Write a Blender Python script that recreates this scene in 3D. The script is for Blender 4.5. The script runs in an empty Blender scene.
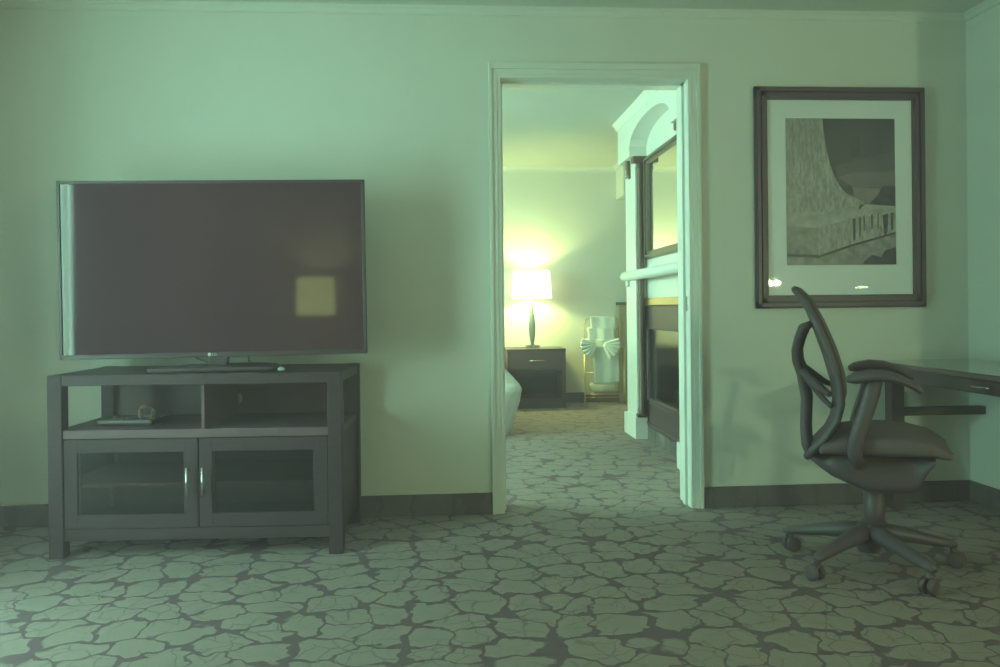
import bpy, bmesh, math, random
from mathutils import Vector, Matrix

random.seed(7)
SC = bpy.context.scene
COL = SC.collection
PI = math.pi

# ------------------------------------------------------------------ camera
cam_d = bpy.data.cameras.new('camera')
cam = bpy.data.objects.new('camera', cam_d)
COL.objects.link(cam)
YAW, PITCH, ROLL = .0673, -.0035, -.0109
cy, sy, cp, sp = math.cos(YAW), math.sin(YAW), math.cos(PITCH), math.sin(PITCH)
fw = Vector((sy * cp, cy * cp, sp))
r0 = Vector((cy, -sy, 0))
u0 = r0.cross(fw)
rt = r0 * math.cos(ROLL) + u0 * math.sin(ROLL)
up = u0 * math.cos(ROLL) - r0 * math.sin(ROLL)
M = Matrix((rt, up, -fw)).transposed().to_4x4()
M.translation = (0, -3.709, .958)
cam.matrix_world = M
cam_d.sensor_width = 36
cam_d.lens = 36 * 800 / 1000
cam_d.shift_y = -.0235
cam_d.clip_start = .05
SC.camera = cam

# ------------------------------------------------------------------ view, world
SC.view_settings.view_transform = 'Standard'
SC.view_settings.look = 'None'
SC.view_settings.exposure = 0
SC.view_settings.gamma = 1
SC.view_settings.use_curve_mapping = False
try:
    SC.cycles.use_denoising = True
    SC.cycles.max_bounces = 10
    SC.cycles.diffuse_bounces = 6
    SC.cycles.sample_clamp_indirect = 6
except Exception:
    pass
DAY = (.49, 1.0, .80)          # greenish daylight
WARM = (.86, 1.0, .56)         # warm lamp light, living room
BEDWARM = (.92, 1.0, .30)      # yellow lamp light, bedside
WIN_L = 20.0                   # radiance of the panes, living room
WIN_B = 23.5                   # radiance of the panes, bedroom
BED_LAMP_W = 42
TABLE_LAMP_W = 24
FAR_LAMP_W = 58                # each of the two bulbs at the far end of the living room
LIFT_HAZE = .055
world = bpy.data.worlds.new('sky')
SC.world = world
world.use_nodes = True
world.node_tree.nodes['Background'].inputs[0].default_value = (.30, .42, .36, 1)
world.node_tree.nodes['Background'].inputs[1].default_value = .3
if LIFT_HAZE:                       # thin scattering haze, added to lift the dark tones
    vs = world.node_tree.nodes.new('ShaderNodeVolumeScatter')
    vs.inputs['Color'].default_value = (1.0, .72, .82, 1)
    vs.inputs['Density'].default_value = LIFT_HAZE
    world.node_tree.links.new(vs.outputs[0], world.node_tree.nodes['World Output'].inputs['Volume'])


# ------------------------------------------------------------------ materials
def new_mat(name):
    m = bpy.data.materials.new(name)
    m.use_nodes = True
    nt = m.node_tree
    return m, nt, nt.nodes['Principled BSDF']


def pset(b, **k):
    for key, v in k.items():
        key = key.replace('_', ' ')
        if key in b.inputs:
            b.inputs[key].default_value = v


def mat(name, col, rough=.6, metal=0., var=.08, scale=30., bump=0., stretch=(1, 1, 1), spec=.5, coat=0.):
    m, nt, b = new_mat(name)
    pset(b, Roughness=rough, Metallic=metal, Coat_Weight=coat)
    b.inputs['Specular IOR Level'].default_value = spec
    tc = nt.nodes.new('ShaderNodeTexCoord')
    mp = nt.nodes.new('ShaderNodeMapping')
    mp.inputs['Scale'].default_value = stretch
    nz = nt.nodes.new('ShaderNodeTexNoise')
    nz.inputs['Scale'].default_value = scale
    nz.inputs['Detail'].default_value = 4
    cr = nt.nodes.new('ShaderNodeValToRGB')
    cr.color_ramp.elements[0].position = .3
    cr.color_ramp.elements[1].position = .7
    cr.color_ramp.elements[0].color = tuple(c * (1 - var) for c in col) + (1,)
    cr.color_ramp.elements[1].color = tuple(min(1, c * (1 + var)) for c in col) + (1,)
    nt.links.new(tc.outputs['Object'], mp.inputs[0])
    nt.links.new(mp.outputs[0], nz.inputs['Vector'])
    nt.links.new(nz.outputs['Fac'], cr.inputs[0])
    nt.links.new(cr.outputs[0], b.inputs['Base Color'])
    if bump:
        bp = nt.nodes.new('ShaderNodeBump')
        bp.inputs['Strength'].default_value = bump
        bp.inputs['Distance'].default_value = .004
        nt.links.new(nz.outputs['Fac'], bp.inputs['Height'])
        nt.links.new(bp.outputs[0], b.inputs['Normal'])
    return m


def emit_mat(name, col, strength, base=(.8, .8, .75)):
    m, nt, b = new_mat(name)
    pset(b, Roughness=.7)
    b.inputs['Base Color'].default_value = base + (1,)
    b.inputs['Emission Color'].default_value = tuple(col) + (1,)
    nz = nt.nodes.new('ShaderNodeTexNoise')
    nz.inputs['Scale'].default_value = 3
    mr = nt.nodes.new('ShaderNodeMapRange')
    mr.inputs['To Min'].default_value = strength * .94
    mr.inputs['To Max'].default_value = strength * 1.06
    nt.links.new(nz.outputs['Fac'], mr.inputs[0])
    nt.links.new(mr.outputs[0], b.inputs['Emission Strength'])
    return m


def carpet_mat(name, light, dark, gap=1.0):
    """pale pebble shapes with lobed edges, dark ground between them, thin dark creases inside"""
    m, nt, b = new_mat(name)
    pset(b, Roughness=.95)
    b.inputs['Specular IOR Level'].default_value = .15
    N, L = nt.nodes.new, nt.links.new
    tc = N('ShaderNodeTexCoord')
    # lobed distortion of the pattern coordinates
    nz = N('ShaderNodeTexNoise'); nz.inputs['Scale'].default_value = 15; nz.inputs['Detail'].default_value = 1.5
    L(tc.outputs['Object'], nz.inputs['Vector'])
    sub = N('ShaderNodeVectorMath'); sub.operation = 'SUBTRACT'; sub.inputs[1].default_value = (.5, .5, .5)
    L(nz.outputs['Color'], sub.inputs[0])
    scl = N('ShaderNodeVectorMath'); scl.operation = 'SCALE'; scl.inputs['Scale'].default_value = .085
    L(sub.outputs[0], scl.inputs[0])
    add = N('ShaderNodeVectorMath'); add.operation = 'ADD'
    L(tc.outputs['Object'], add.inputs[0]); L(scl.outputs[0], add.inputs[1])
    mp = N('ShaderNodeMapping'); mp.inputs['Scale'].default_value = (6.8, 7.8, 0.0)
    L(add.outputs[0], mp.inputs[0])

    def vor(feature, scale, vec):
        v = N('ShaderNodeTexVoronoi'); v.feature = feature; v.voronoi_dimensions = '2D'
        v.inputs['Scale'].default_value = scale
        v.inputs['Randomness'].default_value = 1.0
        L(vec, v.inputs['Vector'])
        return v
    f1 = vor('F1', 1, mp.outputs[0]); f2 = vor('F2', 1, mp.outputs[0])
    d = N('ShaderNodeMath'); d.operation = 'SUBTRACT'
    L(f2.outputs['Distance'], d.inputs[0]); L(f1.outputs['Distance'], d.inputs[1])
    # wider gaps where far from the seed (the junctions)
    far = N('ShaderNodeMapRange'); far.inputs['From Min'].default_value = .42; far.inputs['From Max'].default_value = .72
    far.inputs['To Min'].default_value = .04 * gap; far.inputs["To Max"].default_value = .165 * gap
    L(f1.outputs['Distance'], far.inputs[0])
    dd = N('ShaderNodeMath'); dd.operation = 'SUBTRACT'
    L(d.outputs[0], dd.inputs[0]); L(far.outputs[0], dd.inputs[1])
    mask = N('ShaderNodeMapRange'); mask.inputs['From Min'].default_value = -.02; mask.inputs['From Max'].default_value = .035
    L(dd.outputs[0], mask.inputs[0])
    # inner creases
    mp2 = N('ShaderNodeMapping'); mp2.inputs['Scale'].default_value = (12., 13., 0.0); mp2.inputs['Location'].default_value = (3.3, 1.7, 0)
    nz3 = N('ShaderNodeTexNoise'); nz3.inputs['Scale'].default_value = 6
    L(tc.outputs['Object'], nz3.inputs['Vector'])
    sc3 = N('ShaderNodeVectorMath'); sc3.operation = 'SCALE'; sc3.inputs['Scale'].default_value = .16
    L(nz3.outputs['Color'], sc3.inputs[0])
    ad3 = N('ShaderNodeVectorMath'); ad3.operation = 'ADD'
    L(tc.outputs['Object'], ad3.inputs[0]); L(sc3.outputs[0], ad3.inputs[1])
    L(ad3.outputs[0], mp2.inputs[0])
    ve = vor('DISTANCE_TO_EDGE', 1, mp2.outputs[0])
    cr = N('ShaderNodeMapRange'); cr.inputs['From Min'].default_value = .015; cr.inputs['From Max'].default_value = .055
    L(ve.outputs['Distance'], cr.inputs[0])
    nz2 = N('ShaderNodeTexNoise'); nz2.inputs['Scale'].default_value = 5
    L(tc.outputs['Object'], nz2.inputs['Vector'])
    pr = N('ShaderNodeMapRange'); pr.inputs['From Min'].default_value = .50; pr.inputs['From Max'].default_value = .58
    L(nz2.outputs['Fac'], pr.inputs[0])
    mx = N('ShaderNodeMath'); mx.operation = 'MAXIMUM'
    L(cr.outputs[0], mx.inputs[0]); L(pr.outputs[0], mx.inputs[1])
    soft = N('ShaderNodeMapRange'); soft.inputs['To Min'].default_value = .5
    L(mx.outputs[0], soft.inputs[0])
    mul = N('ShaderNodeMath'); mul.operation = 'MULTIPLY'
    L(mask.outputs[0], mul.inputs[0]); L(soft.outputs[0], mul.inputs[1])
    # pile
    pile = N('ShaderNodeTexNoise'); pile.inputs['Scale'].default_value = 260; pile.inputs['Detail'].default_value = 2
    L(tc.outputs['Object'], pile.inputs['Vector'])
    mix = N('ShaderNodeMix'); mix.data_type = 'RGBA'
    mix.inputs[6].default_value = tuple(dark) + (1,); mix.inputs[7].default_value = tuple(light) + (1,)
    L(mul.outputs[0], mix.inputs[0])
    pv = N('ShaderNodeMapRange'); pv.inputs['To Min'].default_value = .8; pv.inputs['To Max'].default_value = 1.2
    L(pile.outputs['Fac'], pv.inputs[0])
    m2 = N('ShaderNodeMix'); m2.data_type = 'RGBA'; m2.blend_type = 'MULTIPLY'; m2.inputs[0].default_value = 1
    L(mix.outputs[2], m2.inputs[6]); L(pv.outputs[0], m2.inputs[7])
    L(m2.outputs[2], b.inputs['Base Color'])
    bp = N('ShaderNodeBump'); bp.inputs['Strength'].default_value = .35; bp.inputs['Distance'].default_value = .004
    L(pile.outputs['Fac'], bp.inputs['Height']); L(bp.outputs[0], b.inputs['Normal'])
    return m


def glass_mat(name, rough=.0, refl=1.0, tint=(1, 1, 1)):
    m, nt, b = new_mat(name)
    nt.nodes.remove(b)
    out = nt.nodes['Material Output']
    tr = nt.nodes.new('ShaderNodeBsdfTransparent'); tr.inputs[0].default_value = tuple(tint) + (1,)
    gl = nt.nodes.new('ShaderNodeBsdfGlossy'); gl.inputs['Roughness'].default_value = rough
    fr = nt.nodes.new('ShaderNodeFresnel'); fr.inputs[0].default_value = 1.45
    mu = nt.nodes.new('ShaderNodeMath'); mu.operation = 'MULTIPLY'; mu.inputs[1].default_value = refl
    mx = nt.nodes.new('ShaderNodeMixShader')
    ge = nt.nodes.new('ShaderNodeNewGeometry')
    inv = nt.nodes.new('ShaderNodeMath'); inv.operation = 'SUBTRACT'; inv.inputs[0].default_value = 1
    m2 = nt.nodes.new('ShaderNodeMath'); m2.operation = 'MULTIPLY'
    nt.links.new(ge.outputs['Backfacing'], inv.inputs[1])
    nt.links.new(fr.outputs[0], mu.inputs[0]); nt.links.new(mu.outputs[0], m2.inputs[0]); nt.links.new(inv.outputs[0], m2.inputs[1])
    nt.links.new(m2.outputs[0], mx.inputs[0])
    nt.links.new(tr.outputs[0], mx.inputs[1]); nt.links.new(gl.outputs[0], mx.inputs[2])
    nt.links.new(mx.outputs[0], out.inputs[0])
    return m


WALL = mat('wall_paint', (.70, .68, .64), .85, var=.015, scale=6, bump=.03, spec=.2)
CEIL = mat('ceiling_paint', (.66, .66, .62), .9, var=.015, scale=8, spec=.1)
TRIM = mat('white_gloss_trim_paint', (.74, .73, .70), .35, var=.01, scale=12)
FIREWHITE = mat('white_mantel_paint', (.88, .87, .83), .4, var=.01, scale=12)
CARPET = carpet_mat('pebble_carpet', (.325, .265, .245), (.18, .12, .14))
CARPET_BASE = carpet_mat('carpet_baseboard', (.165, .125, .13), (.135, .10, .11))
DARKWOOD = mat('espresso_wood', (.066, .036, .046), .5, var=.12, scale=14, stretch=(1, 1, 8), spec=.22)
DARKWOOD_IN = mat('espresso_board', (.14, .07, .09), .55, var=.08, scale=10)
NIGHTWOOD = mat('dark_brown_wood', (.085, .05, .055), .45, var=.12, scale=16, stretch=(1, 1, 6))
BROWNWOOD = mat('red_brown_wood', (.15, .085, .065), .4, var=.2, scale=20, stretch=(1, 1, 6))
BLACKPL = mat('black_plastic', (.115, .075, .095), .45, var=.05, scale=60)
BLACKGL = mat('black_gloss_plastic', (.075, .042, .055), .4, var=.03, scale=40)
SCREEN = mat('television_panel', (.068, .022, .038), .045, var=.01, scale=4, spec=.5)
CHROME = mat('brushed_steel', (.62, .62, .60), .25, metal=1, var=.04, scale=40)
BRASS = mat('brass', (.60, .47, .24), .35, metal=1, var=.05, scale=40)
FRAMEMAT = mat('picture_frame_black', (.12, .065, .09), .4, var=.08, scale=25)
MATBOARD = mat('white_mat_board', (.82, .82, .86), .9, var=.01, scale=80)
MESHBLK = mat('black_elastic_mesh', (.14, .09, .11), .7, var=.15, scale=200)
SEATMAT = mat('dark_seat_mesh', (.14, .095, .11), .6, var=.1, scale=160)
GRAPHITE = mat('graphite_plastic', (.11, .08, .10), .45, var=.05, scale=40)
WHITECLOTH = mat('white_terry', (.82, .84, .82), .95, var=.04, scale=120, bump=.3)
SHEERCLOTH = mat('pale_terry', (.60, .63, .60), .95, var=.04, scale=120, bump=.3)
QUILT = mat('pale_bed_cover', (.76, .72, .68), .9, var=.04, scale=14)
GLASS = glass_mat('clear_glass')
DOORGLASS = glass_mat('cabinet_glass', rough=.12, refl=1.6, tint=(.70, .60, .62))
MIRROR = mat('mirror_silver', (.85, .85, .82), .02, metal=1, var=.005, scale=3)
CURTAIN = mat('grey_curtain', (.60, .56, .50), .9, var=.06, scale=40)
SOFA = mat('olive_upholstery', (.20, .19, .15), .9, var=.08, scale=60)
TANWOOD = mat('tan_wood', (.42, .34, .22), .5, var=.1, scale=12, stretch=(1, 1, 6))
PALEBEIGE = mat('beige_plate', (.34, .29, .22), .5, var=.03, scale=30)
LAMPSTEM = mat('grey_green_glazed', (.20, .24, .22), .25, var=.05, scale=20)
DESKTOP = mat('polished_dark_desktop', (.11, .065, .085), .12, var=.06, scale=14, stretch=(1, 6, 1), spec=.9, coat=.6)


# ------------------------------------------------------------------ mesh builder
class MB:
    def __init__(self):
        self.bm = bmesh.new()

    def _merge(self, b, smooth=False):
        for f in b.faces:
            f.smooth = smooth
        me = bpy.data.meshes.new('tmp')
        b.to_mesh(me); b.free()
        self.bm.from_mesh(me)
        bpy.data.meshes.remove(me)
        return self

    def box(self, lo, hi, bevel=0., seg=2, M=None):
        b = bmesh.new()
        bmesh.ops.create_cube(b, size=1)
        c = [(lo[i] + hi[i]) / 2 for i in range(3)]
        s = [abs(hi[i] - lo[i]) for i in range(3)]
        bmesh.ops.scale(b, vec=s, verts=b.verts)
        if bevel:
            bmesh.ops.bevel(b, geom=b.edges[:], offset=min(bevel, min(s) * .45), segments=seg, profile=.5, affect='EDGES')
        bmesh.ops.translate(b, vec=c, verts=b.verts)
        if M is not None:
            bmesh.ops.transform(b, matrix=M, verts=b.verts)
        return self._merge(b)

    def bar(self, p, q, w, h, bevel=.0, up=(0, 0, 1)):
        p, q = Vector(p), Vector(q)
        d = q - p
        x = d.normalized(); u = Vector(up)
        y = u.cross(x).normalized(); z = x.cross(y)
        Mx = Matrix((x, y, z)).transposed().to_4x4(); Mx.translation = (p + q) / 2
        return self.box((-d.length / 2, -w / 2, -h / 2), (d.length / 2, w / 2, h / 2), bevel, M=Mx)

    def tube(self, pts, rad, n=10, flat=None, side=(0, 1, 0), cap=True):
        """sweep an ellipse along pts; rad: number or list; flat: half width across 'side' (number or list)"""
        b = bmesh.new()
        pts = [Vector(p) for p in pts]
        rings = []
        for i, p in enumerate(pts):
            t = (pts[min(i + 1, len(pts) - 1)] - pts[max(i - 1, 0)]).normalized()
            s = Vector(side); s = (s - t * s.dot(t))
            if s.length < 1e-4:
                s = Vector((1, 0, 0)); s = s - t * s.dot(t)
            s.normalize(); n2 = t.cross(s)
            r = rad[i] if isinstance(rad, (list, tuple)) else rad
            w = r if flat is None else (flat[i] if isinstance(flat, (list, tuple)) else flat)
            rings.append([b.verts.new(p + s * (w * math.cos(2 * PI * k / n)) + n2 * (r * math.sin(2 * PI * k / n))) for k in range(n)])
        for a, c in zip(rings, rings[1:]):
            for k in range(n):
                b.faces.new((a[k], a[(k + 1) % n], c[(k + 1) % n], c[k]))
        if cap:
            b.faces.new(rings[0][::-1]); b.faces.new(rings[-1])
        bmesh.ops.recalc_face_normals(b, faces=b.faces[:])
        return self._merge(b, True)

    def lathe(self, prof, n=24, loc=(0, 0, 0), M=None):
        b = bmesh.new()
        rings = [[b.verts.new((r * math.cos(2 * PI * k / n), r * math.sin(2 * PI * k / n), z)) for k in range(n)] for r, z in prof]
        for a, c in zip(rings, rings[1:]):
            for k in range(n):
                b.faces.new((a[k], a[(k + 1) % n], c[(k + 1) % n], c[k]))
        if prof[0][0] > 1e-5: b.faces.new(rings[0][::-1])
        if prof[-1][0] > 1e-5: b.faces.new(rings[-1])
        bmesh.ops.remove_doubles(b, verts=b.verts, dist=1e-6)
        bmesh.ops.recalc_face_normals(b, faces=b.faces[:])
        if M is not None: bmesh.ops.transform(b, matrix=M, verts=b.verts)
        bmesh.ops.translate(b, vec=loc, verts=b.verts)
        return self._merge(b, True)

    def prism(self, poly, axis, a, c, bevel=0., smooth=False):
        """poly: 2D points in the two axes other than 'axis' (kept in x,y,z order), extruded from a to c"""
        b = bmesh.new()
        def P(p, t):
            v = list(p); v.insert(axis, t); return v
        A = [b.verts.new(P(p, a)) for p in poly]; B = [b.verts.new(P(p, c)) for p in poly]
        n = len(poly)
        b.faces.new(A); b.faces.new(B[::-1])
        for k in range(n):
            b.faces.new((A[k], B[k], B[(k + 1) % n], A[(k + 1) % n]))
        bmesh.ops.recalc_face_normals(b, faces=b.faces[:])
        if bevel:
            bmesh.ops.bevel(b, geom=b.edges[:], offset=bevel, segments=2, profile=.5, affect='EDGES')
        return self._merge(b, smooth)

    def grid(self, fn, nu, nv, thick=0., closed_u=False):
        """surface fn(u,v), optional thickness along normals"""
        b = bmesh.new()
        V = [[b.verts.new(fn(i / nu, j / nv)) for j in range(nv + 1)] for i in range(nu + 1)]
        for i in range(nu):
            for j in range(nv):
                b.faces.new((V[i][j], V[i + 1][j], V[i + 1][j + 1], V[i][j + 1]))
        if thick:
            bmesh.ops.recalc_face_normals(b, faces=b.faces[:])
            bmesh.ops.solidify(b, geom=b.faces[:], thickness=thick)
            bmesh.ops.recalc_face_normals(b, faces=b.faces[:])
        return self._merge(b, True)

    def shift(self, v):
        bmesh.ops.translate(self.bm, vec=v, verts=self.bm.verts)
        return self

    def build(self, name, material, parent=None, label=None):
        me = bpy.data.meshes.new(name)
        self.bm.to_mesh(me); self.bm.free()
        me.materials.append(material)
        o = bpy.data.objects.new(name, me)
        COL.objects.link(o)
        if parent is not None:
            o.parent = parent
        if label: o['label'] = label
        return o


def thing(name, label, cat, loc=(0, 0, 0), rz=0, group=None):
    o = bpy.data.objects.new(name, None)
    COL.objects.link(o)
    o.location = loc; o.rotation_euler = (0, 0, rz)
    o['label'] = label; o['category'] = cat
    if group: o['group'] = group
    return o


def tag(o, label, cat, group=None):
    o['label'] = label; o['category'] = cat
    if group: o['group'] = group
    return o


def struct(name, mb, m, parent=None):
    o = mb.build(name, m, parent)
    o['kind'] = 'structure'
    return o


# ------------------------------------------------------------------ room shell
XL, XR, YB = -2.30, 2.521, -5.50        # living room: left wall, right wall stub, rear wall
XE, YS = 5.3, -.78                     # the room widens to XE behind the stub that ends at YS
H_ = 2.345                              # ceiling height
WT = .15                                # thickness of the wall with the doorway
DX0, DX1, DZ = .262, 1.146, 2.02        # door opening
BX0, BX1, BY1 = -2.3, 2.35, 4.2         # bedroom: left wall, recess wall, far wall
FX, FY1 = 1.45, 2.33                    # fireplace wall plane and its far end

struct('floor', MB().box((XL - .15, YB - .15, -.05), (XE + .15, BY1 + .15, 0)), CARPET)
struct('ceiling', MB().box((XL - .15, YB - .15, H_), (XE + .15, BY1 + .15, H_ + .08)), CEIL)
wb = MB()
wb.box((XL, 0, 0), (DX0 - .02, WT, H_)).box((DX1 + .02, 0, 0), (XR, WT, H_)).box((DX0 - .02, 0, DZ + .02), (DX1 + .02, WT, H_))
struct('wall_back', wb, WALL)
struct('wall_right', MB().box((XR, YS, 0), (XR + .12, WT, H_)).box((XR, YS - .12, 0), (XE, YS, H_)), WALL)
struct('wall_far_right', MB().box((XE, YB, 0), (XE + .12, YS, H_)), WALL)
struct('wall_rear', MB().box((XL, YB - .12, 0), (XE, YB, H_)), WALL)
# left wall with its window opening
WY0, WY1, WZ0, WZ1 = -3.0, -1.38, .12, 1.98
wl = MB()
wl.box((XL - .12, YB, 0), (XL, WY0, H_)).box((XL - .12, WY1, 0), (XL, WT, H_))
wl.box((XL - .12, WY0, 0), (XL, WY1, WZ0)).box((XL - .12, WY0, WZ1), (XL, WY1, H_))
struct('wall_left', wl, WALL)
w = MB()
w.box((XL - .1, WY0, WZ0), (XL - .03, WY0 + .05, WZ1)).box((XL - .1, WY1 - .05, WZ0), (XL - .03, WY1, WZ1))
w.box((XL - .1, WY0, WZ0), (XL - .03, WY1, WZ0 + .05)).box((XL - .1, WY0, WZ1 - .05), (XL - .03, WY1, WZ1))
w.box((XL - .09, -2.22, WZ0), (XL - .04, -2.17, WZ1))
win1 = struct('window_1', w, TRIM)
struct('pane', MB().box((XL - .085, WY0 + .04, WZ0 + .04), (XL - .075, WY1 - .04, WZ1 - .04)), emit_mat('overcast_daylight', DAY, WIN_L), win1)

# bedroom shell
struct('wall_far', MB().box((BX0, BY1, 0), (BX1, BY1 + .12, H_)), WALL)
BWY0, BWY1, BWZ0, BWZ1 = .35, 2.35, 1.05, 2.2
wl = MB()
wl.box((BX0 - .12, WT, 0), (BX0, BWY0, H_)).box((BX0 - .12, BWY1, 0), (BX0, BY1, H_))
wl.box((BX0 - .12, BWY0, 0), (BX0, BWY1, BWZ0)).box((BX0 - .12, BWY0, BWZ1), (BX0, BWY1, H_))
struct('wall_bedroom_left', wl, WALL)
w = MB()
w.box((BX0 - .1, BWY0, BWZ0), (BX0 - .03, BWY0 + .05, BWZ1)).box((BX0 - .1, BWY1 - .05, BWZ0), (BX0 - .03, BWY1, BWZ1))
w.box((BX0 - .1, BWY0, BWZ0), (BX0 - .03, BWY1, BWZ0 + .05)).box((BX0 - .1, BWY0, BWZ1 - .05), (BX0 - .03, BWY1, BWZ1))
w.box((BX0 - .09, 1.325, BWZ0), (BX0 - .04, 1.375, BWZ1))
win2 = struct('window_2', w, TRIM)
struct('pane', MB().box((BX0 - .085, BWY0 + .04, BWZ0 + .04), (BX0 - .075, BWY1 - .04, BWZ1 - .04)), emit_mat('bedroom_daylight', (.56, 1.0, .76), WIN_B), win2)
# chimney wall (solid bump-out) with firebox recess, and the recess beyond it
FBY0, FBY1, FBZ0, FBZ1 = .95, 1.90, .10, .90
cw = MB()
cw.box((FX + .4, WT, 0), (FX + .5, FY1, H_))
cw.box((FX, WT, 0), (FX + .4, FBY0, H_)).box((FX, FBY1, 0), (FX + .4, FY1, H_))
cw.box((FX, FBY0, FBZ1), (FX + .4, FBY1, H_)).box((FX, FBY0, 0), (FX + .4, FBY1, FBZ0))
struct('wall_chimney', cw, FIREWHITE)
struct('wall_bedroom_right', MB().box((BX1, FY1, 0), (BX1 + .1, BY1 + .12, H_)), WALL)
struct('wall_recess', MB().box((FX + .5, FY1 - .1, 0), (BX1 + .1, FY1, H_)), WALL)
struct('trim_7', MB().box((1.71, 3.86, 2.02), (BX1, BY1, H_)), WALL)          # dropped soffit over the recess


# crown mouldings: stepped cove profile
def crown(name, p, q, inward, s=.045):
    p, q, n = Vector(p), Vector(q), Vector(inward)
    prof = [(0, 0), (0, -s * 1.15), (s * .22, -s * 1.1), (s * .3, -s * .75), (s * .55, -s * .45), (s * .85, -s * .3), (s * .95, -s * .1), (s * 1.1, 0)]
    b = bmesh.new()
    A = [b.verts.new(p + n * a + Vector((0, 0, z))) for a, z in prof]
    B = [b.verts.new(q + n * a + Vector((0, 0, z))) for a, z in prof]
    k = len(prof)
    for i in range(k):
        b.faces.new((A[i], A[(i + 1) % k], B[(i + 1) % k], B[i]))
    b.faces.new(A); b.faces.new(B[::-1])
    bmesh.ops.recalc_face_normals(b, faces=b.faces[:])
    m = MB(); m._merge(b)
    return struct(name, m, WALL)


crown('trim_1', (XL, 0, H_), (XR, 0, H_), (0, -1, 0), .03)
crown('trim_2', (XR, YS - .12, H_), (XR, 0, H_), (-1, 0, 0), .03)
crown('trim_3', (XL, YB, H_), (XL, 0, H_), (1, 0, 0), .03)
crown('trim_4', (BX0, BY1, H_), (1.71, BY1, H_), (0, -1, 0), .04)
crown('trim_5', (1.71, 3.86, H_), (1.71, BY1, H_), (-1, 0, 0), .04)

# carpet-covered baseboards
def base(name, lo, hi): return struct(name, MB().box(lo, hi, .003), CARPET_BASE)
base('baseboard_left_of_door', (XL, -.012, 0), (.205, 0, .098))
base('baseboard_right_of_door', (1.196, -.012, 0), (XR, 0, .098))
base('baseboard_right', (XR - .012, YS - .12, 0), (XR, -.012, .098))
base('baseboard_far', (BX0, BY1 - .012, 0), (BX1, BY1, .1))
base('baseboard_left', (XL, YB, 0), (XL + .012, -.012, .098))
base('baseboard_rear', (XL, YB, 0), (XE, YB + .012, .098))

# door casing and jamb lining
c = MB()
for k0, k1, t_ in ((0, .0165, .012), (.016, .0405, .016), (.040, .056, .024)):      # inner bead, flat, raised backband
    c.box((DX0 - k1, -t_, 0), (DX0 - k0, 0, DZ + k1 + (.014 if k1 > .05 else 0)), .002)
    c.box((DX1 + k0, -t_, 0), (DX1 + k1, 0, DZ + k1 + (.014 if k1 > .05 else 0)), .002)
    c.box((DX0 - k0 - .002, -t_, DZ + k0), (DX1 + k0 + .002, 0, DZ + k1 + (.014 if k1 > .05 else 0)), .002)
cas = struct('door_1', c, TRIM)
j = MB()
j.box((DX0 - .02, -.004, 0), (DX0, WT + .03, DZ)).box((DX1, -.004, 0), (DX1 + .02, WT + .03, DZ))
j.box((DX0 - .02, -.004, DZ), (DX1 + .02, WT + .03, DZ + .02))
j.box((DX1 - .012, .055, 0), (DX1, .095, DZ)).box((DX0, .055, 0), (DX0 + .012, .095, DZ)).box((DX0, .055, DZ - .012), (DX1, .095, DZ))
struct('door_jamb', j, TRIM, cas)
sp_ = MB().box((DX1 - .003, .018, .93), (DX1 + .001, .046, 1.0), .001).box((DX1 - .0035, .026, .95), (DX1 - .002, .038, .98))
struct('strike_plate', sp_, CHROME, cas)


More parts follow.
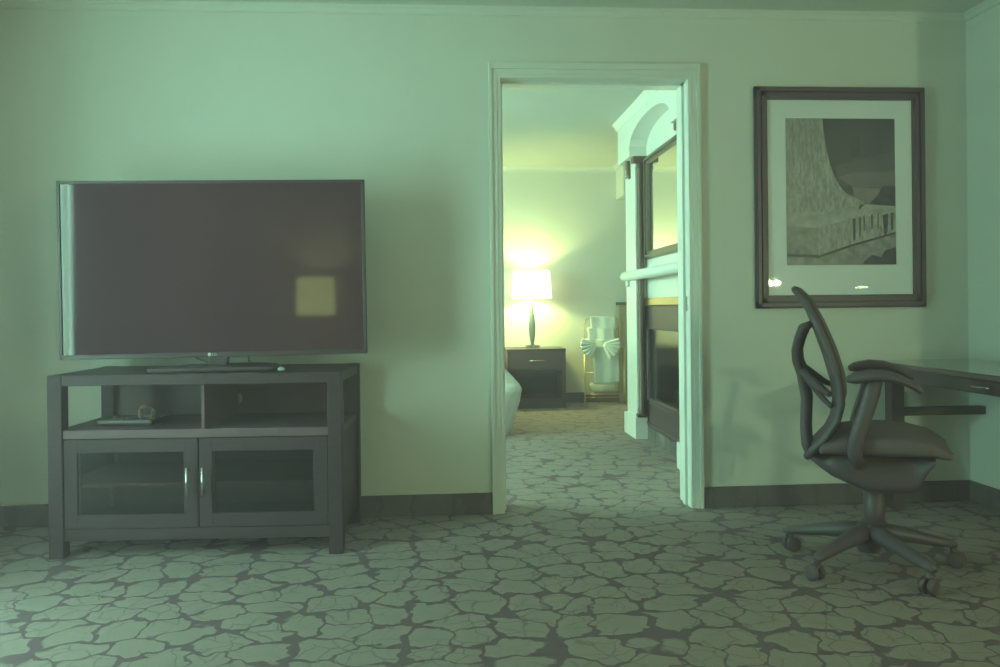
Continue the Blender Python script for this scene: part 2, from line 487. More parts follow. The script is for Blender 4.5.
# ------------------------------------------------------------------ television stand
def tv_stand():
    W, Dp, Z = 1.132, .50, .712
    t = thing('television_stand', 'dark espresso wood television stand with two glass doors under the flat television', 'tv stand', (-.977, -.531, 0), -.038)
    x0, x1 = -W / 2, W / 2
    pw = .055
    # origin: middle of the front edge, y runs back
    m = MB()
    m.box((x0 + .004, .004, Z - .042), (x1 - .004, Dp - .004, Z), .003)
    m.build('top', DARKWOOD, t)
    for x in (x0, x1 - pw):
        for y in (0, Dp - pw):
            MB().box((x, y, 0), (x + pw, y + pw, Z + .001), .003).build('post', DARKWOOD, t)
    m = MB()
    m.box((x0 + .01, .012, .494 - .03), (x1 - .01, Dp - .01, .494), .002)            # shelf under the open bay
    m.box((x0 + pw - .01, .008, .464), (x1 - pw + .01, .03, .497), .002)
    m.build('shelf', DARKWOOD_IN, t)
    m = MB()
    m.box((x0 + .012, pw - .01, .08), (x0 + .03, Dp - pw + .01, .47))
    m.build('side_panel', DARKWOOD, t)
    MB().box((x1 - .03, pw - .01, .08), (x1 - .012, Dp - pw + .01, .47)).build('side_panel', DARKWOOD, t)
    # back panel: covers the cabinet, and the middle of the open bay
    m = MB()
    m.box((x0 + .03, Dp - .022, .08), (x1 - .03, Dp - .012, .47))
    m.box((x0 + pw - .002, Dp - .022, .47), (x1 - pw + .002, Dp - .012, Z - .04))
    bpn = m.build('back_panel', DARKWOOD_IN, t)
    MB().lathe([(.0, 0), (.016, 0), (.020, .002), (.020, .005), (0, .006)], 20, M=Matrix.Rotation(PI / 2, 4, 'X') @ Matrix.Scale(1.5, 4, (0, 1, 0)) @ Matrix.Scale(.8, 4), loc=(-.002 + .03, Dp - .021, .562)).build('cable_grommet', PALEBEIGE, bpn)
    MB().box((-.004 + .018, .03, .494), (.008 + .018, Dp - .022, Z - .04)).build('divider', DARKWOOD_IN, t)
    MB().box((x0 + .03, .03, .27), (x1 - .03, Dp - .025, .285)).build('inner_shelf', DARKWOOD_IN, t)
    m = MB()
    m.box((x0 + pw - .005, .012, .066), (x1 - pw + .005, .035, .112), .002)
    m.box((x0 + .012, .03, .075), (x1 - .012, Dp - .012, .092))
    m.build('bottom_rail', DARKWOOD, t)
    # doors
    for s in (-1, 1):
        a, b_ = (x0 + pw + .003, -.003) if s < 0 else (.003, x1 - pw - .003)
        a += .008 * (s > 0); b_ += .008 * (s < 0)
        z0, z1 = .115, .461
        st, rl = .050, .052
        f = MB()
        f.box((a, .008, z0), (a + st, .028, z1), .002).box((b_ - st, .008, z0), (b_, .028, z1), .002)
        f.box((a + st - .001, .008, z0), (b_ - st + .001, .028, z0 + rl), .002).box((a + st - .001, .008, z1 - rl), (b_ - st + .001, .028, z1), .002)
        f.box((a + st, .016, z0 + rl), (a + st + .008, .026, z1 - rl)).box((b_ - st - .008, .016, z0 + rl), (b_ - st, .026, z1 - rl))
        d = f.build('door', DARKWOOD, t)
        MB().box((a + st - .002, .019, z0 + rl - .002), (b_ - st + .002, .023, z1 - rl + .002)).build('glass_panel', DOORGLASS, d)
        hx = b_ - .034 if s < 0 else a + .020
        h = MB()
        h.tube([(hx, -.02, .236), (hx, -.02, .352)], .0055, 10)
        h.tube([(hx, -.02, .25), (hx, .012, .25)], .004, 8).tube([(hx, -.02, .338), (hx, .012, .338)], .004, 8)
        h.build('handle', CHROME, d)
    return t


tv_stand()


# things on the open shelf
def at_stand(x, y, z):
    """stand coordinates -> room"""
    a = -.038
    return (-.982 + x * math.cos(a) - y * math.sin(a), -.531 + x * math.sin(a) + y * math.cos(a), z)


t = thing('serving_tray', 'black shallow tray on the open shelf of the television stand', 'tray', at_stand(-.315, .20, .495), -.1)
m = MB()
m.box((-.10, -.065, 0), (.10, .065, .006), .003)
m.build('base', BLACKPL, t)
r = MB()
for lo, hi in (((-.115, -.08, .006), (.115, -.062, .026)), ((-.115, .062, .006), (.115, .08, .026)), ((-.115, -.08, .006), (-.095, .08, .026)), ((.095, -.08, .006), (.115, .08, .026))):
    r.box(lo, hi, .006)
r.build('rim', BLACKGL, t, 'raised glossy rim')
t = thing('coffee_pouch', 'small brown ring of twisted packets standing on the right end of the shelf tray', 'packet', at_stand(-.262, .20, .502), .2)
m = MB()
m.tube([(.026 * math.cos(a), .01 * math.sin(3 * a), .038 + .028 * math.sin(a)) for a in [i * 2 * PI / 22 for i in range(23)]], .0085, 8)
m.build('ring', mat('brown_wrap', (.22, .13, .09), .5, var=.3, scale=60), t)
MB().box((-.03, -.02, 0), (.03, .02, .012), .004).build('base', BLACKPL, t)
for i, (dx, lab) in enumerate(((-.385, 'small brown wrapped sweet lying at the left end of the shelf tray'), (-.355, 'small brown wrapped sweet lying nearer the middle of the shelf tray'))):
    t = thing('wrapped_sweet', lab, 'sweet', at_stand(dx, .185, .502), .4 * i, 'sweets on the shelf tray')
    MB().lathe([(0, -.012), (.008, -.009), (.011, 0), (.008, .009), (0, .012)], 12, loc=(0, 0, .012)).build('body', mat('brown_foil', (.20, .11, .07), .5, var=.2, scale=50), t)
    m = MB()
    for s in (-1, 1):
        m.prism([(s * .008, .010), (s * .022, .003), (s * .022, .021), (s * .008, .014)], 1, -.002, .002)
    m.build('twist', mat('brown_foil_end', (.20, .12, .08), .5, var=.2, scale=50), t)


# ------------------------------------------------------------------ television
def television():
    W, Z0, Z1 = 1.240, .764, 1.494
    t = thing('television', 'large flat black television standing on the dark wooden stand', 'television', (-.953, -.322, .7125), 0)
    t.rotation_euler = (0, -.007, .012); t.location.z += .002
    zo = .7125
    a, b_ = -W / 2, W / 2
    z0, z1 = Z0 - zo, Z1 - zo
    m = MB()
    m.box((a + .012, .006, z0 + .012), (b_ - .012, .035, z1 - .012), .006)
    m.box((a + .20, .03, z0 + .08), (b_ - .20, .07, z1 - .22), .012)
    m.build('back_cover', BLACKPL, t)
    f = MB()
    bz, bzb = .0125, .019
    f.box((a, -.008, z0), (a + bz, .016, z1), .002).box((b_ - bz, -.008, z0), (b_, .016, z1), .002)
    f.box((a, -.008, z1 - bz), (b_, .016, z1), .002).box((a, -.008, z0), (b_, .016, z0 + bzb), .002)
    fr = f.build('bezel', BLACKGL, t)
    MB().box((a + bz, -.003, z0 + bzb), (b_ - bz, .008, z1 - bz)).build('screen', SCREEN, t)
    e = MB()
    e.box((a - .001, .0, z0 + .002), (a + .002, .018, z1 - .002)).box((b_ - .002, .0, z0 + .002), (b_ + .001, .018, z1 - .002)).box((a, .0, z1 - .001), (b_, .018, z1 + .001))
    e.build('edge_trim', mat('dark_steel_edge', (.10, .085, .09), .35, metal=.3, var=.03), fr)
    # maker's mark on the lower bezel: a round badge and two letters
    lx = -.012
    lg = MB()
    lg.lathe([(0, 0), (.0075, 0), (.0075, .001), (0, .001)], 20, M=Matrix.Rotation(PI / 2, 4, 'X'), loc=(lx - .012, -.0078, z0 + .0095))
    lg.build('badge', mat('badge_silver', (.75, .78, .76), .35, var=.02), fr)
    cu = bpy.data.curves.new('letters', 'FONT')
    cu.body = 'LG'; cu.size = .0155; cu.align_x = 'LEFT'; cu.align_y = 'CENTER'; cu.extrude = .0004
    tmp = bpy.data.objects.new('tmp_text', cu)
    COL.objects.link(tmp)
    dg = bpy.context.evaluated_depsgraph_get()
    me = bpy.data.meshes.new_from_object(tmp.evaluated_get(dg))
    bpy.data.objects.remove(tmp)
    me.transform(Matrix.Translation((lx - .0015, -.0085, z0 + .0095)) @ Matrix.Rotation(PI / 2, 4, 'X'))
    me.materials.clear(); me.materials.append(bpy.data.materials['badge_silver'])
    o = bpy.data.objects.new('lettering', me); COL.objects.link(o); o.parent = fr
    # neck and pedestal
    n = MB()
    n.prism([(-.034, .0), (.036, .0), (.050, .075), (-.026, .075)], 1, .004, .045, .002)
    n.prism([(-.024, .0), (.030, .0), (.040, .02), (-.03, .02)], 1, -.02, .055, .002)
    n.build('neck', BLACKGL, t)
    p = MB()
    pts = [(-.235, -.135), (-.22, -.15), (.235, -.15), (.262, -.13), (.272, -.06), (.24, .04), (.16, .115), (-.13, .115)]
    p.prism(pts, 2, .0, .017, .005)
    p.build('pedestal', BLACKGL, t)
    for pts in ([(-.095, .03, .055), (-.085, .03, .045), (-.045, .02, .03), (-.02, .015, .026), (.0, .02, .01)], [(.12, .05, .06), (.121, .05, .04), (.12, .06, .02), (.12, .10, .02)]):
        MB().tube(pts, .0032, 8).build('cable', BLACKPL, t)


television()
t = thing('glass_ashtray', 'small clear glass knob lying on the stand in front of the television pedestal, right end', 'ornament', at_stand(.315, .10, .713), 0)
MB().lathe([(0, 0), (.012, 0), (.016, .004), (.014, .011), (.006, .015), (0, .016)], 16).build('body', mat('pale_glassy', (.45, .48, .46), .08, var=.05, spec=1.0), t)


# ------------------------------------------------------------------ framed photograph
def picture():
    x0, x1, z0, z1 = 1.464, 2.300, .938, 1.989
    t = thing('framed_picture', 'black framed photograph of a fluted stone pillar base hanging on the wall', 'picture', (x0, 0, z0))
    W, Hh = x1 - x0, z1 - z0
    m = MB()
    fwid = .062
    for a, b_, d in ((0, fwid, .018), (.006, .026, .030), (.030, .052, .024)):
        m.box((a, -d, a), (b_, -.001, Hh - a), .003).box((W - b_, -d, a), (W - a, -.001, Hh - a), .003)
        m.box((a, -d, a), (W - a, -.001, b_), .003).box((a, -d, Hh - b_), (W - a, -.001, Hh - a), .003)
    m.build('frame', FRAMEMAT, t)
    MB().box((.05, -.008, .05), (W - .05, -.003, Hh - .05)).build('mat_board', MATBOARD, t)
    MB().box((.055, -.0165, .055), (W - .055, -.0145, Hh - .055)).build('glass', GLASS, t)
    # the print: window of the mat, then flat inked areas
    px0, px1, pz0, pz1 = .154, .690, .204, .902
    pw, ph = px1 - px0, pz1 - pz0
    pr = MB().box((px0, -.0086, pz0), (px1, -.0075, pz1)).build('print', mat('print_dark', (.13, .105, .125), .8, var=.25, scale=5), t)

    def area(name, pts, m_, lev):
        q = [(px0 + u * pw, pz1 - v * ph) for u, v in pts]
        y = -.0086 - lev * .0004
        MB().prism(q, 1, y - .0003, y).build(name, m_, pr)
    stone = mat('print_stone', (.40, .36, .36), .85, var=.30, scale=38, stretch=(2.2, 1, .7))
    stone2 = mat('print_stone_pale', (.44, .40, .40), .85, var=.22, scale=22)
    stone3 = mat('print_stone_grey', (.33, .29, .30), .85, var=.3, scale=26)
    midg = mat('print_grey', (.22, .185, .20), .85, var=.12, scale=8)
    ltg = mat('print_haze', (.28, .23, .23), .85, var=.1, scale=6)
    drk = mat('print_black', (.12, .095, .115), .85, var=.25, scale=30)
    area('sky_area', [(.45, .32), (.9, .24), (1, .22), (1, .5), (.5, .5)], mat('print_wall', (.16, .13, .15), .85, var=.1, scale=8), 1)
    area('roof_area', [(.58, .13), (.68, .12), (.67, .26), (.58, .28)], drk, 2)
    area('haze_area', [(.48, .40), (.60, .37), (1, .36), (1, .47), (.55, .47)], midg, 2)
    area('pale_area', [(.56, .47), (.92, .48), (.86, .56), (.78, .60), (.60, .57)], ltg, 3)
    area('shrub_area', [(.76, .58), (.84, .52), (.88, .46), (1, .46), (1, .62), (.78, .61)], drk, 4)
    area('shrub_area', [(.44, .40), (.5, .42), (.6, .46), (.62, .53), (.52, .5)], drk, 4)
    # pillar with flared foot
    area('pillar', [(0, 0), (.335, 0), (.345, .10), (.365, .2), (.395, .30), (.44, .40), (.50, .475), (.57, .525), (.66, .555), (.715, .575), (.66, .60), (.4, .635), (0, .645)], stone, 5)
    for i, u in enumerate((.05, .11, .165, .21, .25)):
        area('flute', [(u, 0), (u + .012, 0), (u + .016 + .012 * i, .42), (u + .006 + .012 * i, .42)], stone3, 6)
    area('torus', [(0, .64), (.35, .635), (.66, .60), (.66, .63), (.40, .68), (.30, .70), (0, .705)], stone2, 6)
    area('ledge', [(0, .705), (.30, .70), (.66, .625), (.72, .585), (1, .60), (1, .66), (.62, .68), (.28, .75), (0, .735)], stone2, 6)
    area('block_front', [(0, .735), (.28, .752), (.285, .93), (0, .925)], stone3, 7)
    area('block_side', [(.28, .75), (.62, .68), (1, .65), (1, .78), (.6, .86), (.285, .94)], stone, 7)
    area('lower_step', [(0, .93), (.285, .94), (.6, .865), (1, .785), (1, 1), (0, 1)], stone3, 7)
    area('crevice', [(0, .922), (.285, .936), (.6, .858), (1, .775), (1, .79), (.6, .874), (.285, .952), (0, .94)], drk, 8)
    for u, v, w_, h_ in ((.60, .69, .03, .15), (.66, .68, .015, .13), (.70, .67, .012, .10), (.77, .66, .018, .10), (.83, .655, .012, .11), (.88, .66, .05, .14), (.95, .65, .03, .12)):
        area('stain', [(u, v), (u + w_, v - .01), (u + w_ * .8, v + h_ * .9), (u + w_ * .2, v + h_)], drk, 9)
    area('stain', [(.7, .98), (.78, .93), (.86, .95), (.9, .9), (1, .88), (1, 1), (.7, 1)], drk, 9)


picture()


# ------------------------------------------------------------------ desk
def desk():
    X0, X1, Y0, Y1, Z = 2.0, 2.50, -1.27, -.04, .688
    t = thing('desk', 'dark polished writing desk along the right wall, its edge facing the office chair', 'desk', (X0, Y1, 0))
    W, Dp = X1 - X0, Y1 - Y0
    MB().box((0, -Dp, Z - .022), (W, 0, Z), .004).build('desktop', DESKTOP, t)
    m = MB()
    m.box((.012, -Dp + .02, Z - .078), (.032, -.012, Z - .02), .002).box((W - .04, -Dp + .02, Z - .078), (W - .02, -.02, Z - .02), .002)
    m.box((.02, -.034, Z - .078), (W - .02, -.014, Z - .02), .002).box((.02, -Dp + .02, Z - .078), (W - .02, -Dp + .04, Z - .02), .002)
    m.build('apron', NIGHTWOOD, t)
    for y, yn in ((-.55, -1.10),):
        d = MB().box((.002, yn, Z - .074), (.014, y, Z - .026), .002).build('drawer', NIGHTWOOD, t)
        h = MB()
        h.tube([(-.012, -.76, Z - .05), (-.012, -.86, Z - .05)], .0045, 8).tube([(-.012, -.775, Z - .05), (.004, -.775, Z - .05)], .003, 8).tube([(-.012, -.845, Z - .05), (.004, -.845, Z - .05)], .003, 8)
        h.build('handle', CHROME, d)
    for x, y in ((.055, -.035), (.055, -Dp + .095)):
        MB().box((x, y - .06, 0), (x + .062, y, Z - .02), .003).build('leg', NIGHTWOOD, t)
    MB().box((W - .016, -Dp + .03, Z - .075), (W + .018, -.03, Z - .02), .003).build('wall_cleat', NIGHTWOOD, t)
    MB().box((.10, -.085, .432), (W + .018, -.045, .470), .002).build('stretcher', NIGHTWOOD, t)
    MB().box((.10, -Dp + .045, .432), (W + .018, -Dp + .085, .470), .002).build('stretcher', NIGHTWOOD, t)


desk()
t = thing('wall_outlet', 'small outlet plate low on the back wall under the desk', 'outlet', (2.172, 0, .475))
MB().box((-.035, -.006, -.055), (.035, 0, .055), .003).build('plate', mat('grey_plate', (.38, .40, .36), .5, var=.02), t)
m = MB()
for z in (-.022, .022):
    m.box((-.015, -.0075, z - .013), (.015, -.004, z + .013), .003)
m.build('sockets', mat('grey_socket', (.30, .31, .28), .5, var=.02), t)


# ------------------------------------------------------------------ office chair
def office_chair():
    t = thing('office_chair', 'black mesh office chair with curved back and loop arms, on a five star castor base', 'chair', (1.52, -.885, 0), math.radians(-28))
    # -- base: five legs with castors
    hx, hy = .01, .0
    h = MB().lathe([(0, .055), (.038, .055), (.045, .075), (.05, .12), (.042, .152), (.032, .16), (0, .16)], 24, loc=(hx, hy, 0))
    h.build('hub', GRAPHITE, t)
    for k in range(5):
        a = math.radians(165 + 72 * k)
        R = .295
        dx, dy = math.cos(a), math.sin(a)
        pts = [(hx + dx * s, hy + dy * s, z) for s, z in ((.02, .125), (.08, .122), (.16, .108), (.23, .094), (R - .01, .085), (R + .012, .078))]
        m = MB().tube(pts, [.034, .032, .025, .020, .017, .012], 12, flat=[.036, .032, .026, .023, .021, .016], side=(-dy, dx, 0))
        lg = m.build('base_leg', GRAPHITE, t)
        ex, ey = hx + dx * R, hy + dy * R
        sw = a + .9 + .5 * k
        tx, ty = math.cos(sw), math.sin(sw)          # rolling direction
        ax = Vector((-ty, tx, 0))
        cx_, cy_ = ex - tx * .016, ey - ty * .016
        c = MB()
        for s in (-1, 1):
            Mx = Matrix((Vector((tx, ty, 0)), Vector((0, 0, 1)), ax * 1)).transposed().to_4x4()
            c.lathe([(0, -.010), (.022, -.010), (.0285, -.006), (.0285, .006), (.022, .010), (.008, .011), (0, .011)], 20, M=Mx, loc=(cx_ + ax.x * s * .015, cy_ + ax.y * s * .015, .0287))
        c.tube([(ex, ey, .088), (ex, ey, .052)], .008, 10)
        c.tube([(cx_ + ax.x * .02, cy_ + ax.y * .02, .0287), (cx_ - ax.x * .02, cy_ - ax.y * .02, .0287)], .006, 8)
        c.tube([(ex, ey, .060), (cx_ + .4 * (ex - cx_), cy_ + .4 * (ey - cy_), .054), (cx_, cy_, .048)], .014, 10)
        c.build('castor', BLACKPL, lg)
    col = MB()
    col.lathe([(.0, .15), (.034, .15), (.036, .20), (.038, .30), (.026, .302), (.026, .36), (0, .36)], 24, loc=(hx + .02, hy, 0))
    col.build('gas_column', BLACKPL, t)
    # -- mechanism and seat pan (side outline swept across)
    m = MB()
    secs = [(-.19, .400, .404, .10), (-.155, .366, .420, .12), (-.11, .335, .435, .15), (-.03, .300, .440, .16), (.02, .283, .442, .15), (.10, .285, .442, .15), (.165, .296, .44, .15), (.19, .36, .44, .17), (.215, .41, .44, .19)]

    def pan(u, v):
        i = min(int(u * (len(secs) - 1)), len(secs) - 2); f = u * (len(secs) - 1) - i
        s = [secs[i][k] * (1 - f) + secs[i + 1][k] * f for k in range(4)]
        a = 2 * PI * v
        c_, s_ = math.cos(a), math.sin(a)
        e = .6
        yy = s[3] * abs(c_) ** e * (1 if c_ > 0 else -1); zz = abs(s_) ** e * (1 if s_ > 0 else -1)
        return (s[0], yy, (s[1] + s[2]) / 2 + zz * (s[2] - s[1]) / 2)
    m.grid(pan, 24, 28)
    m.build('mechanism', BLACKPL, t)
    # -- seat: shallow dished cushion with waterfall front
    top = [(-.150, .440), (-.135, .470), (-.09, .494), (-.02, .508), (.06, .513), (.14, .508), (.21, .490), (.250, .464), (.272, .442)]
    bot = [(-.150, .432), (-.13, .428), (-.09, .426), (-.02, .426), (.06, .428), (.14, .430), (.21, .432), (.245, .430), (.272, .434)]

    def seat(u, v):
        w = 0.245 * (.86 + .14 * math.sin(PI * min(1, .25 + u * .8))) * (1 - .30 * max(0, (abs(u - .5) - .40) / .1) ** 2)
        q = u * (len(top) - 1); i = min(int(q), len(top) - 2); f = q - i
        xt = top[i][0] * (1 - f) + top[i + 1][0] * f; zt = top[i][1] * (1 - f) + top[i + 1][1] * f
        xb = bot[i][0] * (1 - f) + bot[i + 1][0] * f; zb = bot[i][1] * (1 - f) + bot[i + 1][1] * f
        a = 2 * PI * v; c_, s_ = math.cos(a), math.sin(a)
        yy = w * abs(c_) ** .55 * (1 if c_ > 0 else -1)
        k = abs(s_) ** .75 * (1 if s_ > 0 else -1)
        edge = (abs(yy) / w) ** 4 * .012 if k > 0 else 0
        z = (zt + zb) / 2 + k * (zt - zb) / 2 + edge
        return ((xt + xb) / 2, yy, z)
    m = MB().grid(seat, 32, 36)
    m.build('seat', SEATMAT, t)
    # seat rim
    # -- back: thin curved shell
    cl = [(-.222, 1.005, .150), (-.203, .97, .178), (-.172, .89, .200), (-.135, .78, .212), (-.108, .68, .215), (-.100, .61, .212), (-.110, .545, .205), (-.142, .48, .195), (-.186, .418, .17)]

    def lerp(u):
        q = u * (len(cl) - 1); i = min(int(q), len(cl) - 2); f = q - i
        return [cl[i][k] * (1 - f) + cl[i + 1][k] * f for k in range(3)]

    def back(u, v):
        x, z, w = lerp(u)
        y = (v * 2 - 1)
        dish = .030 * y * y * math.sin(PI * min(1, max(.0, u)))
        return (x + dish, y * w, z)
    m = MB().grid(back, 32, 20, thick=.008)
    bk = m.build('backrest', MESHBLK, t)
    rim = MB()
    for s in (-1, 1):
        rim.tube([(lerp(i / 24)[0] + .030 * math.sin(PI * i / 24), s * lerp(i / 24)[2], lerp(i / 24)[1]) for i in range(25)], .0125, 10)
    rim.tube([(-.222 - .014 * (1 - abs(v)), v * .150, 1.005 + .008 * (1 - v * v)) for v in [k / 8 - 1 for k in range(17)]], .0125, 10)
    rim.tube([(-.186, v * .17, .418) for v in [k / 8 - 1 for k in range(17)]], .014, 10)
    rim.build('rim', GRAPHITE, bk)
    # -- spine: upright behind the back, bowed out, with yoke and two braces
    sp = MB()
    for s in (-1, 1):
        sp.tube([(-.175, s * .16, .885), (-.200, s * .14, .873), (-.216, s * .115, .835), (-.228, s * .09, .79), (-.226, s * .075, .75), (-.210, s * .06, .70), (-.196, s * .055, .61), (-.200, s * .055, .50), (-.196, s * .06, .44), (-.180, s * .07, .40)],
                [.013, .016, .016, .016, .017, .018, .019, .019, .018, .016], 10)
    spn = sp.build('spine', BLACKPL, t)
    for s in (-1, 1):
        MB().tube([(-.215, s * .065, .72), (-.18, s * .10, .69), (-.14, s * .15, .655), (-.112, s * .19, .64)], [.015, .014, .012, .010], 10).build('lumbar_brace', BLACKPL, spn)
        MB().tube([(-.205, s * .06, .70), (-.165, s * .09, .655), (-.13, s * .14, .615), (-.108, s * .185, .60)], [.013, .012, .010, .009], 10).build('lower_brace', BLACKPL, spn)
    # -- arms
    for s in (-1, 1):
        y = s * .262
        pts = [(-.055, y, .700), (-.03, y, .706), (.02, y, .716), (.07, y, .715), (.115, y, .703), (.15, y, .683), (.170, y, .664)]
        p = MB().tube(pts, [.010, .020, .021, .018, .014, .013, .009], 14, flat=[.022, .042, .046, .045, .042, .036, .022])
        ap = MB().tube([(.035, y, .705), (.022, y, .66), (.005, y, .60), (-.018, y, .53), (-.034, y, .47), (-.03, s * .245, .435), (-.02, s * .19, .405), (-.01, s * .13, .39)],
                       [.022, .026, .026, .025, .024, .024, .022, .02], 12, flat=[.018, .018, .017, .017, .018, .022, .022, .02])
        arm = ap.build('arm_post', GRAPHITE, t)
        p.build('arm_pad', BLACKPL, arm)


office_chair()


# ------------------------------------------------------------------ bedroom: fireplace
def fireplace():
    t = thing('fireplace', 'white bedroom fireplace with round mantel, arched panel above, slim dark posts and black firebox', 'fireplace', (FX, 1.43, 0))
    O = Vector((-FX, -1.43, 0))

    def put(m, name, ma, parent=None, label=None):
        return m.shift(O).build(name, ma, t if parent is None else parent, label)
    px = 1.345
    for y0, y1, d in ((1.94, 2.31, 1), (.55, .92, -1)):
        m = MB().box((px, y0, 0), (FX, y1, .155), .004)
        put(m, 'plinth', FIREWHITE)
        yf, yk = (1.995, 2.305) if d > 0 else (.865, .555)       # face carrying the post, other end
        m = MB().box((1.372, min(yf, yk), .155), (FX, max(yf, yk), 2.03), .003)
        put(m, 'pilaster', FIREWHITE)
        yc, xc = yf - d * .024, 1.402
        m = MB().lathe([(.0, .155), (.030, .155), (.032, .175), (.025, .19), (.029, .20), (.029, .215), (.023, .225), (.023, 1.93), (.028, 1.94), (.028, 1.955), (.023, 1.965), (.030, 1.985), (0, 1.99)], 16, loc=(xc, yc, 0))
        post = put(m, 'post', BROWNWOOD, label='slim dark brown turned post')
        put(MB().box((1.362, min(yc - .03, yf), .1555), (1.447, max(yc + .03, yf), .180), .004), 'base_block', BROWNWOOD, post)
        put(MB().box((1.345, min(yc - .034, yf + d * .02), 1.985), (1.447, max(yc + .034, yf + d * .02), 2.03), .006), 'capital_block', BROWNWOOD, post)
        yb = (yf + yk) / 2 + d * .01
        m = MB()
        m.prism([(1.345, 2.03), (1.373, 2.03), (1.373, 1.90), (1.366, 1.90), (1.354, 1.93), (1.347, 1.97)], 1, yb - .03, yb + .03, .003)
        b_ = put(m, 'bracket', BROWNWOOD, label='red brown scroll bracket')
        m = MB().lathe([(0, -.018), (.012, -.014), (.018, 0), (.012, .014), (0, .018)], 14, loc=(1.347, yb, 1.918))
        put(m, 'boss', CHROME, b_)
    # header with flat arched opening
    y0, y1, z0, z1 = .54, 2.34, 2.03, H_ - .002
    ya, yb = .92, 1.965
    arch = []
    for i in range(25):
        s = i / 24
        y = yb + (ya - yb) * s
        k = abs(2 * s - 1)
        arch.append((y, 2.10 + .125 * (1 - k ** 2.3) ** .62))
    poly = [(y0, z0), (y0, z1), (y1, z1), (y1, z0), (yb, z0)] + arch + [(ya, z0)]
    m = MB().prism(poly, 0, 1.325, FX)
    put(m, 'header', FIREWHITE)
    m = MB()
    prof = [(1.325, H_ - .002), (1.325, H_ - .055), (1.318, H_ - .052), (1.313, H_ - .035), (1.302, H_ - .022), (1.292, H_ - .014), (1.286, H_ - .002)]
    m.prism(prof, 1, .40, 2.365)
    m.box((1.31, 2.335, H_ - .05), (FX, 2.365, H_ - .002), .008)
    put(m, 'cornice', FIREWHITE)
    # mantel: round-nosed shelf
    zc = 1.178
    m = MB()
    m.tube([(1.357, 2.305, zc), (1.357, 2.302, zc), (1.357, 2.29, zc), (1.357, .42, zc)], [.020, .030, .036, .036], 24)
    m.box((1.357, .45, zc - .02), (FX, 2.28, zc + .036), .004)
    mt = put(m, 'mantel', FIREWHITE)
    m = MB().lathe([(0, -.05), (.012, -.045), (.016, -.03), (.010, -.016), (.018, -.004), (.018, 0), (0, 0)], 14, loc=(1.357, 2.20, zc - .032))
    put(m, 'drop_finial', FIREWHITE, mt)
    # firebox: dark surround, brass lintel, inner frame, glass, grate and logs
    m = MB()
    X = FX - .018
    m.box((X, .88, .095), (FX + .002, .97, .955), .003).box((X, 1.88, .095), (FX + .002, 1.985, .955), .003)
    m.box((X, .88, .80), (FX + .002, 1.985, .955), .003).box((X, .88, .095), (FX + .002, 1.985, .30), .003)
    sur = put(m, 'surround', NIGHTWOOD, label='dark surround')
    m = MB().box((X - .008, .88, .957), (FX + .002, 1.985, 1.012), .006)
    put(m, 'lintel', BRASS, label='brass coloured lintel')
    m = MB()
    for z in (.30, .27, .80):
        m.box((X - .008, .96, z - .008), (X, 1.90, z), .002)
    m.box((X - .008, .95, .28), (X, .975, .80), .002).box((X - .008, 1.885, .28), (X, 1.91, .80), .002)
    m.box((X - .006, .90, .115), (X, 1.965, .128), .002)
    put(m, 'firebox_frame', BLACKPL, sur)
    m = MB()
    m.box((FX + .02, FBY0 + .002, FBZ0 + .002), (FX + .03, FBY1 - .002, .30)).box((FX + .36, FBY0 + .002, FBZ0), (FX + .395, FBY1 - .002, FBZ1 - .002))
    m.box((FX + .02, FBY0 + .002, .25), (FX + .39, FBY1 - .002, .27)).box((FX + .02, FBY0 + .002, FBZ1 - .02), (FX + .39, FBY1 - .002, FBZ1 - .002))
    m.box((FX + .01, FBY0 + .002, .25), (FX + .39, FBY0 + .02, FBZ1 - .002)).box((FX + .01, FBY1 - .02, .25), (FX + .39, FBY1 - .002, FBZ1 - .002))
    put(m, 'firebox', BLACKPL)
    m = MB().box((FX - .006, .97, .302), (FX - .003, 1.89, .798))
    put(m, 'glass_panel', DOORGLASS)
    logm = mat('grey_log', (.17, .15, .13), .9, var=.4, scale=30, bump=.5)
    for a, b_, r_ in (((FX + .12, 1.1, .33), (FX + .14, 1.75, .34), .045), ((FX + .22, 1.15, .37), (FX + .18, 1.72, .40), .04), ((FX + .10, 1.3, .40), (FX + .25, 1.55, .45), .035)):
        a, b_ = Vector(a), Vector(b_)
        m = MB().tube([a + (b_ - a) * (i / 6) + Vector((0, 0, .01 * math.sin(i * 2.1))) for i in range(7)], [r_ * .8, r_, r_ * .95, r_, r_ * 1.05, r_, r_ * .8], 12)
        put(m, 'log', logm)
    # tiled strip below the firebox
    tile = mat('grey_stone_tile', (.17, .15, .14), .6, var=.45, scale=9)
    n = 9
    m = MB()
    for i in range(n):
        y = .87 + i * (1.99 - .87) / n
        m.box((FX - .016, y + .003, 0), (FX + .001, y + (1.99 - .87) / n - .003, .092), .002)
    put(m, 'tile_strip', tile)


fireplace()
# mirror in the arched panel
t = thing('wall_mirror', 'dark framed mirror hanging over the bedroom mantel', 'mirror', (FX, 1.42, 1.29))
m = MB()
yl, yh, zl, zh = -.53, .525, 0, .725
for a, b_, d in ((0, .055, .020), (.008, .03, .034)):
    m.box((-d, yl + a, zl + a), (-.001, yl + b_, zh - a), .004).box((-d, yh - b_, zl + a), (-.001, yh - a, zh - a), .004)
    m.box((-d, yl + a, zl + a), (-.001, yh - a, zl + b_), .004).box((-d, yl + a, zh - b_), (-.001, yh - a, zh - a), .004)
m.build('frame', mat('dark_bronze_wood', (.17, .13, .095), .4, var=.15, scale=25), t)
MB().box((-.012, yl + .05, zl + .05), (-.006, yh - .05, zh - .05)).build('glass', MIRROR, t)


